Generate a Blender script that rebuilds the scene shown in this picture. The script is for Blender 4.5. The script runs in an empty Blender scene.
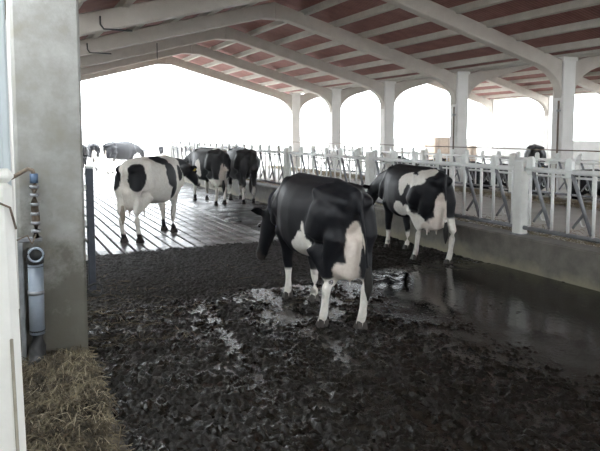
import bpy, bmesh, math, random
import numpy as np
from mathutils import Vector, Matrix

random.seed(7)
rng = np.random.default_rng(11)
scene = bpy.context.scene
col = scene.collection

# ------------------------------------------------------------------ camera
F, PY, HY, CAMH = 620.0, 184.0, 133.0, 1.8
pitch = math.atan((PY - HY) / F)
psi = math.atan(300.0 * math.cos(pitch) / F)
cam_data = bpy.data.cameras.new('camera')
cam = bpy.data.objects.new('camera', cam_data)
col.objects.link(cam)
cam.location = (0, 0, CAMH)
cam.rotation_euler = (math.pi / 2 - pitch, 0, -psi)
cam_data.sensor_width = 36.0
cam_data.lens = 36.0 * F / 600.0
cam_data.shift_y = (PY - 225.5) / 600.0
cam_data.clip_start = 0.05
cam_data.clip_end = 500
scene.camera = cam

# ------------------------------------------------------------------ sky, exposure
world = bpy.data.worlds.new('overcast_sky')
scene.world = world
world.use_nodes = True
bgn = world.node_tree.nodes['Background']
bgn.inputs['Color'].default_value = (0.90, 0.955, 1.0, 1)
bgn.inputs['Strength'].default_value = 8.0
scene.view_settings.view_transform = 'Standard'
scene.view_settings.look = 'None'
scene.view_settings.gamma = 1.0
scene.view_settings.use_curve_mapping = False
scene.view_settings.exposure = 0.5
scene.cycles.use_denoising = True
scene.cycles.max_bounces = 8
scene.cycles.diffuse_bounces = 5
scene.cycles.sample_clamp_indirect = 8.0

# ------------------------------------------------------------------ numpy noise
def _hash(ix, iy, iz, seed):
    h = (ix * 374761393 + iy * 668265263 + iz * 2147483647 + seed * 1274126177) & 0xFFFFFFFF
    h = ((h ^ (h >> 13)) * 1274126177) & 0xFFFFFFFF
    h = ((h ^ (h >> 16)) * 2246822519) & 0xFFFFFFFF
    h = h ^ (h >> 15)
    return (h & 0xFFFF) / 32767.5 - 1.0

def vnoise(P, seed=0):
    P = np.asarray(P, float)
    f0 = np.floor(P)
    I = f0.astype(np.int64)
    t = P - f0
    t = t * t * t * (t * (t * 6 - 15) + 10)
    r = 0
    for dx in (0, 1):
        wx = t[:, 0] if dx else 1 - t[:, 0]
        for dy in (0, 1):
            wy = t[:, 1] if dy else 1 - t[:, 1]
            for dz in (0, 1):
                wz = t[:, 2] if dz else 1 - t[:, 2]
                r = r + wx * wy * wz * _hash(I[:, 0] + dx, I[:, 1] + dy, I[:, 2] + dz, seed)
    return r

def fbm(P, octaves=4, seed=0, gain=0.5):
    a, s, r = 1.0, 0.0, 0
    Q = np.array(P, float)
    for o in range(octaves):
        r = r + a * vnoise(Q, seed + o * 17)
        s += a
        a *= gain
        Q = Q * 2.03 + 3.7
    return r / s

# ------------------------------------------------------------------ materials
def new_mat(name):
    m = bpy.data.materials.new(name)
    m.use_nodes = True
    nt = m.node_tree
    return m, nt, nt.nodes['Principled BSDF']

def noise_node(nt, scale, detail=5, rough=0.55, coord=None):
    n = nt.nodes.new('ShaderNodeTexNoise')
    n.inputs['Scale'].default_value = scale
    n.inputs['Detail'].default_value = detail
    n.inputs['Roughness'].default_value = rough
    if coord is not None:
        nt.links.new(coord, n.inputs['Vector'])
    return n

def ramp(nt, fac, stops):
    r = nt.nodes.new('ShaderNodeValToRGB')
    els = r.color_ramp.elements
    while len(els) < len(stops):
        els.new(0.5)
    for e, (p, c) in zip(els, stops):
        e.position = p
        e.color = (*c, 1)
    nt.links.new(fac, r.inputs['Fac'])
    return r

def world_pos(nt):
    g = nt.nodes.new('ShaderNodeNewGeometry')
    return g.outputs['Position']

def add_bump(nt, b, height, strength=0.3, dist=0.02):
    n = nt.nodes.new('ShaderNodeBump')
    n.inputs['Strength'].default_value = strength
    n.inputs['Distance'].default_value = dist
    nt.links.new(height, n.inputs['Height'])
    nt.links.new(n.outputs['Normal'], b.inputs['Normal'])
    return n

def mat_mottled(name, c0, c1, scale=6, rough=0.8, bump=0.25, c2=None, detail=6, metallic=0.0, pits=False):
    m, nt, b = new_mat(name)
    pos = world_pos(nt)
    n = noise_node(nt, scale, detail, 0.6, pos)
    stops = [(0.3, c0), (0.7, c1)]
    if c2:
        stops = [(0.25, c2), (0.45, c0), (0.7, c1)]
    r = ramp(nt, n.outputs['Fac'], stops)
    colour = r.outputs['Color']
    if pits:
        v = nt.nodes.new('ShaderNodeTexVoronoi')
        v.inputs['Scale'].default_value = 5.5
        nt.links.new(pos, v.inputs['Vector'])
        pr = ramp(nt, v.outputs['Distance'], [(0.045, (0.12, 0.12, 0.11)), (0.075, (1, 1, 1))])
        mx = nt.nodes.new('ShaderNodeMix')
        mx.data_type = 'RGBA'
        mx.blend_type = 'MULTIPLY'
        mx.inputs[0].default_value = 0.8
        nt.links.new(colour, mx.inputs[6])
        nt.links.new(pr.outputs['Color'], mx.inputs[7])
        colour = mx.outputs[2]
    nt.links.new(colour, b.inputs['Base Color'])
    b.inputs['Roughness'].default_value = rough
    b.inputs['Metallic'].default_value = metallic
    if bump:
        n2 = noise_node(nt, scale * 6, 4, 0.6, pos)
        add_bump(nt, b, n2.outputs['Fac'], bump, 0.01)
    return m

M = {}
M['frame'] = mat_mottled('beam_concrete', (0.47, 0.425, 0.375), (0.56, 0.515, 0.46), 3.0, 0.85, 0.2)
M['column'] = mat_mottled('pale_column_concrete', (0.70, 0.68, 0.64), (0.80, 0.78, 0.75), 2.5, 0.85, 0.15)
M['purlin'] = mat_mottled('purlin_concrete', (0.46, 0.43, 0.38), (0.56, 0.53, 0.47), 4.0, 0.85, 0.2)
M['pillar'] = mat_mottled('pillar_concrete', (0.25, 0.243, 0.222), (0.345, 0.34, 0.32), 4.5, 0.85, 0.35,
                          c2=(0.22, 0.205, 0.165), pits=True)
def grime_shade(m, top, colour, amount):  # ragged dirt stain that also paints shade toward the pillar foot
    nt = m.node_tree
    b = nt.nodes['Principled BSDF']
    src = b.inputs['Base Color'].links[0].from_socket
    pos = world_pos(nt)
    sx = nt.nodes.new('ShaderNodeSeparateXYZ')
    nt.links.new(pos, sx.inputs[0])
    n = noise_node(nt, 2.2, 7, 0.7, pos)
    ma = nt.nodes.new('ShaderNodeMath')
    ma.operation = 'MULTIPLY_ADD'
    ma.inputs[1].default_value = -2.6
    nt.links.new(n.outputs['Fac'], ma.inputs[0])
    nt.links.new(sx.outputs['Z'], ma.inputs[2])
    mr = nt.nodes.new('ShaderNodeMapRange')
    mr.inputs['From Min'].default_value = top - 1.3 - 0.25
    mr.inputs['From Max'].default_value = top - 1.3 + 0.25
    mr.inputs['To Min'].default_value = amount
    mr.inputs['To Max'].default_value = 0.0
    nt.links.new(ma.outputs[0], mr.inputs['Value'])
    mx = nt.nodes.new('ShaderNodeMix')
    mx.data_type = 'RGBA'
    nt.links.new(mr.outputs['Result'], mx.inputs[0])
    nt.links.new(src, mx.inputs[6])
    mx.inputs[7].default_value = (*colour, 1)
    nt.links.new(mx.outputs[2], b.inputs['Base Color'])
grime_shade(M['pillar'], 0.9, (0.085, 0.077, 0.057), 0.8)
M['curb'] = mat_mottled('kerb_concrete', (0.17, 0.16, 0.14), (0.27, 0.255, 0.23), 5, 0.8, 0.4)
M['alley'] = mat_mottled('alley_concrete', (0.45, 0.43, 0.40), (0.55, 0.535, 0.50), 2.5, 0.75, 0.25)
M['yard'] = mat_mottled('yard_concrete', (0.42, 0.40, 0.37), (0.52, 0.50, 0.47), 1.0, 0.8, 0.2)
M['wall'] = mat_mottled('rendered_wall', (0.48, 0.48, 0.46), (0.58, 0.58, 0.56), 1.5, 0.85, 0.15)
M['galv'] = mat_mottled('galvanised_steel', (0.74, 0.74, 0.72), (0.86, 0.86, 0.84), 9, 0.45, 0.1, metallic=0.0)
M['galv_dark'] = mat_mottled('worn_dark_steel', (0.17, 0.175, 0.185), (0.27, 0.275, 0.285), 12, 0.45, 0.1, metallic=0.2)
M['cap'] = mat_mottled('pale_cap_plastic', (0.70, 0.71, 0.68), (0.82, 0.83, 0.80), 8, 0.5, 0.1)
M['post_paint'] = mat_mottled('grey_post_paint', (0.66, 0.66, 0.62), (0.78, 0.78, 0.74), 7, 0.6, 0.2)
M['pvc'] = mat_mottled('grey_pvc', (0.24, 0.28, 0.33), (0.30, 0.34, 0.39), 10, 0.4, 0.05)
M['rubber'] = mat_mottled('black_rubber', (0.015, 0.015, 0.016), (0.035, 0.035, 0.035), 12, 0.5, 0.15)
M['rust'] = mat_mottled('rusty_iron', (0.10, 0.075, 0.055), (0.20, 0.15, 0.11), 25, 0.75, 0.4)
M['blue_tape'] = mat_mottled('blue_fitting', (0.05, 0.09, 0.16), (0.09, 0.14, 0.22), 15, 0.5, 0.1)
M['blue_steel'] = mat_mottled('dark_blue_steel', (0.03, 0.036, 0.05), (0.06, 0.07, 0.09), 9, 0.5, 0.2)
M['white_paint'] = mat_mottled('chipped_white_paint', (0.74, 0.74, 0.70), (0.84, 0.84, 0.80), 6, 0.55, 0.15)
M['tan_stain'] = mat_mottled('tan_seal_strip', (0.24, 0.215, 0.165), (0.42, 0.39, 0.32), 14, 0.7, 0.2)
M['door'] = mat_mottled('pale_blue_sheet', (0.50, 0.56, 0.58), (0.58, 0.64, 0.66), 3, 0.5, 0.1)
M['hoof'] = mat_mottled('hoof_horn', (0.025, 0.02, 0.017), (0.06, 0.05, 0.042), 20, 0.55, 0.3)
M['eye'] = mat_mottled('dark_eye', (0.01, 0.008, 0.006), (0.02, 0.015, 0.01), 20, 0.12, 0)
M['tag'] = mat_mottled('yellow_ear_tag', (0.72, 0.52, 0.07), (0.80, 0.60, 0.10), 20, 0.5, 0)
M['bluetag'] = mat_mottled('violet_collar_tag', (0.10, 0.11, 0.38), (0.15, 0.16, 0.46), 20, 0.4, 0)
M['collar'] = mat_mottled('worn_collar_webbing', (0.035, 0.038, 0.05), (0.08, 0.085, 0.10), 20, 0.8, 0.3)
M['straw'] = mat_mottled('straw', (0.055, 0.042, 0.024), (0.26, 0.215, 0.135), 9, 0.7, 0.1, c2=(0.02, 0.015, 0.009))
M['hay'] = mat_mottled('hay', (0.20, 0.165, 0.10), (0.34, 0.29, 0.19), 8, 0.8, 0.1, c2=(0.10, 0.08, 0.05))
M['hay_pale'] = mat_mottled('pale_straw', (0.22, 0.185, 0.12), (0.40, 0.35, 0.25), 9, 0.7, 0.1)
M['bale'] = mat_mottled('bale_straw', (0.58, 0.46, 0.36), (0.70, 0.58, 0.47), 9, 0.85, 0.5)
M['bedding'] = mat_mottled('trampled_bedding', (0.055, 0.045, 0.036), (0.10, 0.085, 0.066), 4, 0.8, 0.4)
M['cable'] = mat_mottled('black_cable', (0.03, 0.03, 0.03), (0.05, 0.05, 0.05), 20, 0.6, 0)

# terracotta roof boards with narrow ribs
def mat_terracotta():
    m, nt, b = new_mat('terracotta_roof_board')
    pos = world_pos(nt)
    n = noise_node(nt, 3.5, 5, 0.6, pos)
    r = ramp(nt, n.outputs['Fac'], [(0.3, (0.23, 0.098, 0.082)), (0.7, (0.33, 0.155, 0.135))])
    w = nt.nodes.new('ShaderNodeTexWave')
    w.wave_type = 'BANDS'
    w.bands_direction = 'Y'
    w.inputs['Scale'].default_value = 3.6
    w.inputs['Distortion'].default_value = 0.15
    nt.links.new(pos, w.inputs['Vector'])
    rr = ramp(nt, w.outputs['Fac'], [(0.0, (0.62, 0.62, 0.62)), (0.35, (1, 1, 1))])
    mx = nt.nodes.new('ShaderNodeMix')
    mx.data_type = 'RGBA'
    mx.blend_type = 'MULTIPLY'
    mx.inputs[0].default_value = 0.7
    nt.links.new(r.outputs['Color'], mx.inputs[6])
    nt.links.new(rr.outputs['Color'], mx.inputs[7])
    nt.links.new(mx.outputs[2], b.inputs['Base Color'])
    b.inputs['Roughness'].default_value = 0.85
    add_bump(nt, b, w.outputs['Fac'], 0.6, 0.02)
    return m
M['terracotta'] = mat_terracotta()

# slurry: wetness comes from the height field (pools lie where the mud is low)
def mat_mud():
    m, nt, b = new_mat('wet_manure')
    pos = world_pos(nt)
    a = nt.nodes.new('ShaderNodeAttribute')
    a.attribute_name = 'wet'
    n = noise_node(nt, 14, 6, 0.65, pos)
    dry = ramp(nt, n.outputs['Fac'], [(0.3, (0.006, 0.0048, 0.0036)), (0.6, (0.013, 0.0105, 0.008)), (0.8, (0.026, 0.0205, 0.015))])
    mx = nt.nodes.new('ShaderNodeMix')
    mx.data_type = 'RGBA'
    nt.links.new(a.outputs['Fac'], mx.inputs[0])
    nt.links.new(dry.outputs['Color'], mx.inputs[6])
    mx.inputs[7].default_value = (0.012, 0.0105, 0.008, 1)
    nt.links.new(mx.outputs[2], b.inputs['Base Color'])
    mr = nt.nodes.new('ShaderNodeMapRange')
    mr.inputs['To Min'].default_value = 0.55
    mr.inputs['To Max'].default_value = 0.05
    nt.links.new(a.outputs['Fac'], mr.inputs['Value'])
    nt.links.new(mr.outputs['Result'], b.inputs['Roughness'])
    b.inputs['IOR'].default_value = 1.36
    n2 = noise_node(nt, 38, 5, 0.65, pos)
    ms = nt.nodes.new('ShaderNodeMapRange')
    ms.inputs['To Min'].default_value = 0.75
    ms.inputs['To Max'].default_value = 0.05
    nt.links.new(a.outputs['Fac'], ms.inputs['Value'])
    bp = add_bump(nt, b, n2.outputs['Fac'], 0.5, 0.02)
    nt.links.new(ms.outputs['Result'], bp.inputs['Strength'])
    return m
M['mud'] = mat_mud()

def mat_slat():
    m, nt, b = new_mat('wet_slat_concrete')
    pos = world_pos(nt)
    n = noise_node(nt, 3.2, 6, 0.65, pos)
    r = ramp(nt, n.outputs['Fac'], [(0.36, (0.03, 0.026, 0.022)), (0.5, (0.12, 0.115, 0.105)), (0.7, (0.22, 0.215, 0.21))])
    nt.links.new(r.outputs['Color'], b.inputs['Base Color'])
    rr = nt.nodes.new('ShaderNodeMapRange')
    rr.inputs['From Min'].default_value = 0.3
    rr.inputs['From Max'].default_value = 0.7
    rr.inputs['To Min'].default_value = 0.48
    rr.inputs['To Max'].default_value = 0.25
    b.inputs['Specular IOR Level'].default_value = 0.55
    nt.links.new(n.outputs['Fac'], rr.inputs['Value'])
    nt.links.new(rr.outputs['Result'], b.inputs['Roughness'])
    n2 = noise_node(nt, 22, 4, 0.6, pos)
    add_bump(nt, b, n2.outputs['Fac'], 0.25, 0.01)
    return m
M['slat'] = mat_slat()

# kerb face with yellow-green damp stains low down that have a shape of their own
def mat_kerb_face():
    m, nt, b = new_mat('stained_kerb')
    pos = world_pos(nt)
    n = noise_node(nt, 5, 6, 0.6, pos)
    r = ramp(nt, n.outputs['Fac'], [(0.3, (0.105, 0.097, 0.082)), (0.7, (0.18, 0.167, 0.143))])
    sx = nt.nodes.new('ShaderNodeSeparateXYZ')
    nt.links.new(pos, sx.inputs[0])
    n3 = noise_node(nt, 2.3, 4, 0.6, pos)
    ma = nt.nodes.new('ShaderNodeMath')
    ma.operation = 'MULTIPLY_ADD'
    ma.inputs[1].default_value = 0.5
    nt.links.new(n3.outputs['Fac'], ma.inputs[0])
    nt.links.new(sx.outputs['Z'], ma.inputs[2])
    k = ramp(nt, ma.outputs[0], [(0.30, (1, 1, 1)), (0.42, (0, 0, 0))])
    mx = nt.nodes.new('ShaderNodeMix')
    mx.data_type = 'RGBA'
    nt.links.new(k.outputs['Color'], mx.inputs[0])
    nt.links.new(r.outputs['Color'], mx.inputs[6])
    mx.inputs[7].default_value = (0.23, 0.215, 0.155, 1)
    nt.links.new(mx.outputs[2], b.inputs['Base Color'])
    b.inputs['Roughness'].default_value = 0.75
    n2 = noise_node(nt, 30, 4, 0.6, pos)
    add_bump(nt, b, n2.outputs['Fac'], 0.4, 0.01)
    return m
M['kerb'] = mat_kerb_face()

def mat_hide():
    m, nt, b = new_mat('cow_hide')
    a = nt.nodes.new('ShaderNodeVertexColor')
    a.layer_name = 'pelt'
    tc = nt.nodes.new('ShaderNodeTexCoord')
    n = noise_node(nt, 22, 5, 0.6, tc.outputs['Object'])
    r = ramp(nt, n.outputs['Fac'], [(0.3, (0.86, 0.84, 0.81)), (0.7, (1, 1, 1))])
    mx = nt.nodes.new('ShaderNodeMix')
    mx.data_type = 'RGBA'
    mx.blend_type = 'MULTIPLY'
    mx.inputs[0].default_value = 1.0
    nt.links.new(a.outputs['Color'], mx.inputs[6])
    nt.links.new(r.outputs['Color'], mx.inputs[7])
    nt.links.new(mx.outputs[2], b.inputs['Base Color'])
    b.inputs['Roughness'].default_value = 0.55
    b.inputs['Specular IOR Level'].default_value = 0.3
    n2 = noise_node(nt, 60, 3, 0.6, tc.outputs['Object'])
    add_bump(nt, b, n2.outputs['Fac'], 0.2, 0.01)
    return m
M['hide'] = mat_hide()

# ------------------------------------------------------------------ object helpers
def tag(o, label=None, cat=None, group=None, kind=None):
    if label: o['label'] = label
    if cat: o['category'] = cat
    if group: o['group'] = group
    if kind: o['kind'] = kind
    return o

def empty(name, loc=(0, 0, 0), rz=0.0):
    o = bpy.data.objects.new(name, None)
    col.objects.link(o)
    o.location = loc
    o.rotation_euler = (0, 0, rz)
    o.empty_display_size = 0.1
    return o

def link_mesh(name, me, parent=None, loc=None):
    o = bpy.data.objects.new(name, me)
    col.objects.link(o)
    if parent is not None:
        o.parent = parent
    if loc is not None:
        o.location = loc
    return o

def mesh_of(name, verts, faces, mat, smooth=False):
    me = bpy.data.meshes.new(name)
    me.from_pydata([tuple(v) for v in verts], [], faces)
    if mat is not None:
        me.materials.append(mat)
    if smooth:
        me.polygons.foreach_set('use_smooth', [True] * len(me.polygons))
    me.update()
    return me

def bm_mesh(name, bm, mat, smooth=False):
    bmesh.ops.recalc_face_normals(bm, faces=bm.faces)
    me = bpy.data.meshes.new(name)
    bm.to_mesh(me)
    bm.free()
    me.materials.append(mat)
    if smooth:
        me.polygons.foreach_set('use_smooth', [True] * len(me.polygons))
    return me

def bm_box(bm, x0, x1, y0, y1, z0, z1, bev=0.0):
    vs = [bm.verts.new(p) for p in ((x0, y0, z0), (x1, y0, z0), (x1, y1, z0), (x0, y1, z0),
                                    (x0, y0, z1), (x1, y0, z1), (x1, y1, z1), (x0, y1, z1))]
    fs = [(0, 3, 2, 1), (4, 5, 6, 7), (0, 1, 5, 4), (1, 2, 6, 5), (2, 3, 7, 6), (3, 0, 4, 7)]
    faces = [bm.faces.new([vs[i] for i in f]) for f in fs]
    if bev:
        edges = list({e for f in faces for e in f.edges})
        bmesh.ops.bevel(bm, geom=edges, offset=bev, segments=1, affect='EDGES')

def box_mesh(name, x0, x1, y0, y1, z0, z1, mat, bev=0.0):
    bm = bmesh.new()
    bm_box(bm, x0, x1, y0, y1, z0, z1, bev)
    return bm_mesh(name, bm, mat)

def frame_of(d, ref):
    d = d.normalized()
    s = ref.cross(d)
    if s.length < 1e-4:
        s = Vector((1, 0, 0)).cross(d)
        if s.length < 1e-4:
            s = Vector((0, 1, 0)).cross(d)
    s.normalize()
    return s, d.cross(s).normalized()

def bm_tube(bm, pts, rad, n=8, ref=Vector((0, 0, 1)), dome=False):
    """closed tube along pts; rad holds r or (side, up) radii"""
    pts = [Vector(p) for p in pts]
    rad = [(r, r) if not isinstance(r, (tuple, list)) else r for r in rad]
    if dome:
        d0 = (pts[0] - pts[1]).normalized()
        d1 = (pts[-1] - pts[-2]).normalized()
        r0, r1 = min(rad[0]), min(rad[-1])
        pts = [pts[0] + d0 * r0 * 0.85, pts[0] + d0 * r0 * 0.5] + pts + [pts[-1] + d1 * r1 * 0.5, pts[-1] + d1 * r1 * 0.85]
        sc = lambda q, k: (q[0] * k, q[1] * k)
        rad = [sc(rad[0], .5), sc(rad[0], .86)] + rad + [sc(rad[-1], .86), sc(rad[-1], .5)]
    rings = []
    for i, p in enumerate(pts):
        if i == 0: d = pts[1] - pts[0]
        elif i == len(pts) - 1: d = pts[-1] - pts[-2]
        else: d = (pts[i + 1] - pts[i]).normalized() + (pts[i] - pts[i - 1]).normalized()
        s, u = frame_of(d, ref)
        a, b = rad[i]
        rings.append([bm.verts.new(p + s * (a * math.cos(2 * math.pi * k / n)) + u * (b * math.sin(2 * math.pi * k / n))) for k in range(n)])
    for r0, r1 in zip(rings, rings[1:]):
        for k in range(n):
            bm.faces.new((r0[k], r0[(k + 1) % n], r1[(k + 1) % n], r1[k]))
    bm.faces.new(list(reversed(rings[0])))
    bm.faces.new(rings[-1])

def tube_mesh(name, pts, rad, mat, n=8, dome=False):
    bm = bmesh.new()
    bm_tube(bm, pts, rad if isinstance(rad, list) else [rad] * len(pts), n, dome=dome)
    return bm_mesh(name, bm, mat, True)

def prism_y(name, poly, y0, y1, mat, bev=0.0):
    """extrude an XZ polygon along Y"""
    bm = bmesh.new()
    a = [bm.verts.new((x, y0, z)) for x, z in poly]
    b = [bm.verts.new((x, y1, z)) for x, z in poly]
    f0 = bm.faces.new(a)
    f1 = bm.faces.new(list(reversed(b)))
    n = len(poly)
    for i in range(n):
        bm.faces.new((a[i], b[i], b[(i + 1) % n], a[(i + 1) % n]))
    if bev:
        bmesh.ops.recalc_face_normals(bm, faces=bm.faces)
        bmesh.ops.bevel(bm, geom=list(f0.edges) + list(f1.edges), offset=bev, segments=1, affect='EDGES')
    return bm_mesh(name, bm, mat)

def copy_tree(o, parent=None):
    c = o.copy()
    col.objects.link(c)
    c.parent = parent
    for ch in [x for x in bpy.data.objects if x.parent == o]:
        copy_tree(ch, c)
    return c

# ================================================================== STRUCTURE
RX, HALF, XC = 6.15, 5.85, 12.0          # ridge, half span, valley column line
XL = RX - HALF                            # left column line
BAY, Y0 = 3.71, 10.57
FR = [Y0 + BAY * k for k in range(-5, 5)]
YEND = FR[-1]
ZA, SL, DEPTH = 4.58, 0.265, 0.33

def soffit(dx):                           # underside of a rafter at a distance from the ridge
    return ZA - SL * max(abs(dx) - 0.28, 0)
def raftop(dx):
    return ZA + 0.05 + DEPTH - SL * abs(dx) + SL * 0.1

# ---- ground
o = link_mesh('floor', box_mesh('floor', -60, 90, -30, 110, -0.30, -0.16, M['yard']))
tag(o, 'pale concrete yard surface running out beyond the barn', kind='structure')

# ---- portal frames over two naves
def rafter_poly(rx, sgn):
    """sgn -1: left half, +1: right half, about the ridge at rx"""
    xc = HALF - 0.2
    pts = [(0, ZA), (0.28, ZA)]
    h0 = xc - 0.75
    pts.append((h0, soffit(h0)))
    P0, P1, P2 = (h0, soffit(h0)), (xc - 0.02, soffit(xc) - 0.03), (xc, 2.62)
    for i in range(1, 9):
        t = i / 8
        pts.append(tuple((1 - t) ** 2 * a + 2 * t * (1 - t) * b + t * t * c for a, b, c in zip(P0, P1, P2)))
    pts.append((xc, raftop(xc)))
    pts.append((0, raftop(0)))
    return [(rx + sgn * x, z) for x, z in pts]

raft_me = {}
for i, rx in enumerate((RX, RX + 2 * HALF)):
    for sgn in (-1, 1):
        raft_me[(i, sgn)] = prism_y('rafter', rafter_poly(rx, sgn), -0.12, 0.12, M['frame'], 0.018)
def column_mesh(w=0.4, t=0.32, h=3.56):
    bm = bmesh.new()
    bm_box(bm, -w / 2, w / 2, -t / 2, t / 2, -0.16, h, 0.02)
    return bm_mesh('column', bm, M['column'])
col_me = column_mesh()
corb_me = box_mesh('corbel', -0.235, 0.235, -0.185, 0.185, 3.48, 3.56, M['column'], 0.012)
ordinal = ['nearest', 'second', 'third', 'fourth', 'fifth', 'sixth', 'seventh', 'eighth', 'ninth', 'tenth']
for k, y in enumerate(FR):
    fr = empty('portal_frame', (0, y, 0))
    tag(fr, 'grey concrete roof portal with haunched columns, %s frame from the far open gable' % ordinal[len(FR) - 1 - k].replace('nearest', 'first'),
        'roof frame', 'concrete portal frames', 'structure')
    for i in (0, 1):
        for sgn in (-1, 1):
            link_mesh('rafter', raft_me[(i, sgn)], fr)
    xs = [XC, XC + 2 * HALF]
    if y > 6.5:
        xs.insert(0, XL)
    for x in xs:
        c = link_mesh('column', col_me, fr, (x, 0, 0))
        link_mesh('corbel', corb_me, c)

# ---- roof: purlins and terracotta boards
ceil = empty('ceiling', (0, 0, 0))
tag(ceil, 'terracotta board roof on pale concrete purlins', kind='structure')
pur_me = box_mesh('purlin', -0.065, 0.065, -BAY / 2 + 0.005, BAY / 2 - 0.005, 0.0, 0.155, M['purlin'], 0.012)
PSP = 0.85
panel_me = {}
def panel_mesh(a, b, sgn):
    key = (round(a, 3), round(b, 3), sgn)
    if key not in panel_me:
        z = lambda d: raftop(d) - raftop(0) + 0.105
        v = []
        for y in (-BAY / 2 + 0.004, BAY / 2 - 0.004):
            v += [(sgn * a, y, z(a)), (sgn * b, y, z(b)), (sgn * b, y, z(b) + 0.05), (sgn * a, y, z(a) + 0.05)]
        f = [(0, 1, 2, 3), (7, 6, 5, 4), (0, 4, 5, 1), (1, 5, 6, 2), (2, 6, 7, 3), (3, 7, 4, 0)]
        bm = bmesh.new()
        bv = [bm.verts.new(p) for p in v]
        for q in f:
            bm.faces.new([bv[i] for i in q])
        panel_me[key] = bm_mesh('roof_board', bm, M['terracotta'])
    return panel_me[key]
for k in range(len(FR) - 1):
    yc = (FR[k] + FR[k + 1]) / 2
    for i, rx in enumerate((RX, RX + 2 * HALF)):
        for sgn in (-1, 1):
            d = [PSP * j for j in range(1, 7)]
            for q in d:
                link_mesh('purlin', pur_me, ceil, (rx + sgn * q, yc, raftop(q) - 0.03))
            for a, b in zip([0.0] + d, d + [HALF - 0.10]):
                link_mesh('roof_board', panel_mesh(a, b - 0.006, sgn), ceil, (rx, yc, raftop(0)))
over = box_mesh('purlin_end', -0.065, 0.065, 0.0, 0.55, 0.0, 0.155, M['purlin'], 0.012)
for i, rx in enumerate((RX, RX + 2 * HALF)):
    for sgn in (-1, 1):
        d = [PSP * j for j in range(1, 7)]
        for q in d:
            link_mesh('purlin_end', over, ceil, (rx + sgn * q, YEND, raftop(q) - 0.03))
        for a, b in zip([0.0] + d, d + [HALF - 0.10]):
            e = link_mesh('roof_board', panel_mesh(a, b - 0.006, sgn), ceil, (rx, YEND + 0.275, raftop(0)))
            e.scale = (1, 0.55 / BAY, 1)
# valley and eave beams
for nm, x in (('valley_beam', XC), ('eave_beam', XL), ('eave_beam', XC + 2 * HALF)):
    link_mesh(nm, box_mesh(nm, x - 0.26, x + 0.26, FR[0], YEND, 3.56, 3.80, M['purlin'], 0.02), ceil)

# ---- kerb of the near feed barrier, raised feed alley and far kerb
KX = 6.0
o = link_mesh('trim_1', box_mesh('trim_1', KX, KX + 0.32, -8, 26.0, -0.16, 0.46, M['kerb'], 0.02))
tag(o, 'low stained concrete kerb under the near feed barrier', kind='structure')
o = link_mesh('feed_alley_floor', box_mesh('feed_alley_floor', KX + 0.32, 11.45, -8, 27.0, -0.16, 0.25, M['alley']))
tag(o, 'raised pale concrete feed alley between the two barriers', kind='structure')
o = link_mesh('trim_2', box_mesh('trim_2', 11.45, 11.75, -8, 26.0, -0.16, 0.30, M['curb'], 0.02))
tag(o, 'low concrete kerb under the far feed barrier', kind='structure')
o = link_mesh('bedding_floor', box_mesh('bedding_floor', 11.75, 24.2, -8, 26.0, -0.16, 0.0, M['bedding']))
tag(o, 'dark trampled bedding floor of the second nave', kind='structure')
o = link_mesh('wall_right', box_mesh('wall_right', 24.2, 24.45, -8, 60, -0.16, 1.45, M['wall'], 0.02))
tag(o, 'low pale rendered wall along the far side of the second nave', kind='structure')

for n_, (a_, b_) in enumerate(((-8.0, 3.5), (5.3, 25.4))):
    o = link_mesh('shade_canopy', box_mesh('shade_canopy', -1.5, 0.03, a_, b_, 3.47, 3.56, M['frame'], 0.01))  # added slabs out of view; the gap between them lets light onto the pillar
    tag(o, 'added flat slab out of view left of the pillar, shaping the light, %s part' % ('near', 'far')[n_], kind='structure')
wb = empty('shade_wall_back', (0, -6.0, 0))
tag(wb, 'added unseen end wall behind the viewer, sized for the light, open at the feed alley', kind='structure')
for a_, b_, h_ in ((-1.5, KX + 0.3, 2.3), (11.5, 24.2, 3.1)):  # unseen wall pieces added behind the camera, heights set for the light
    link_mesh('shade_wall_section', box_mesh('shade_wall_section', a_, b_, -0.3, 0.0, -0.16, h_, M['wall'], 0.02), wb)
o = link_mesh('shade_wall_left', box_mesh('shade_wall_left', -1.5, -1.3, -6.3, 25.4, -0.16, 2.85, M['wall'], 0.02))  # unseen wall added to limit light from the left
tag(o, 'added unseen side wall left of the concrete pillar, sized for the light', kind='structure')
# ---- slatted floor, each slat its own piece
slab = link_mesh('slatted_floor', box_mesh('slatted_floor', 0.5, 4.3, 9.42, 36.0, -0.16, -0.07, M['mud']))
tag(slab, 'wet slatted concrete floor where the black and white cow stands', kind='structure')
SP = 0.19
nsl = int(3.8 / SP)
seg = [9.42, 12.4, 15.4, 18.4, 21.4, 24.4, 27.4, 31.0, 36.0]
for a, b in zip(seg, seg[1:]):
    me = box_mesh('slat', 0, SP - 0.035, a + 0.008, b - 0.008, -0.075, 0.0, M['slat'], 0.008)
    for i in range(nsl):
        link_mesh('slat', me, slab, (0.5 + i * SP, 0, random.uniform(-0.003, 0.002)))
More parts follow.
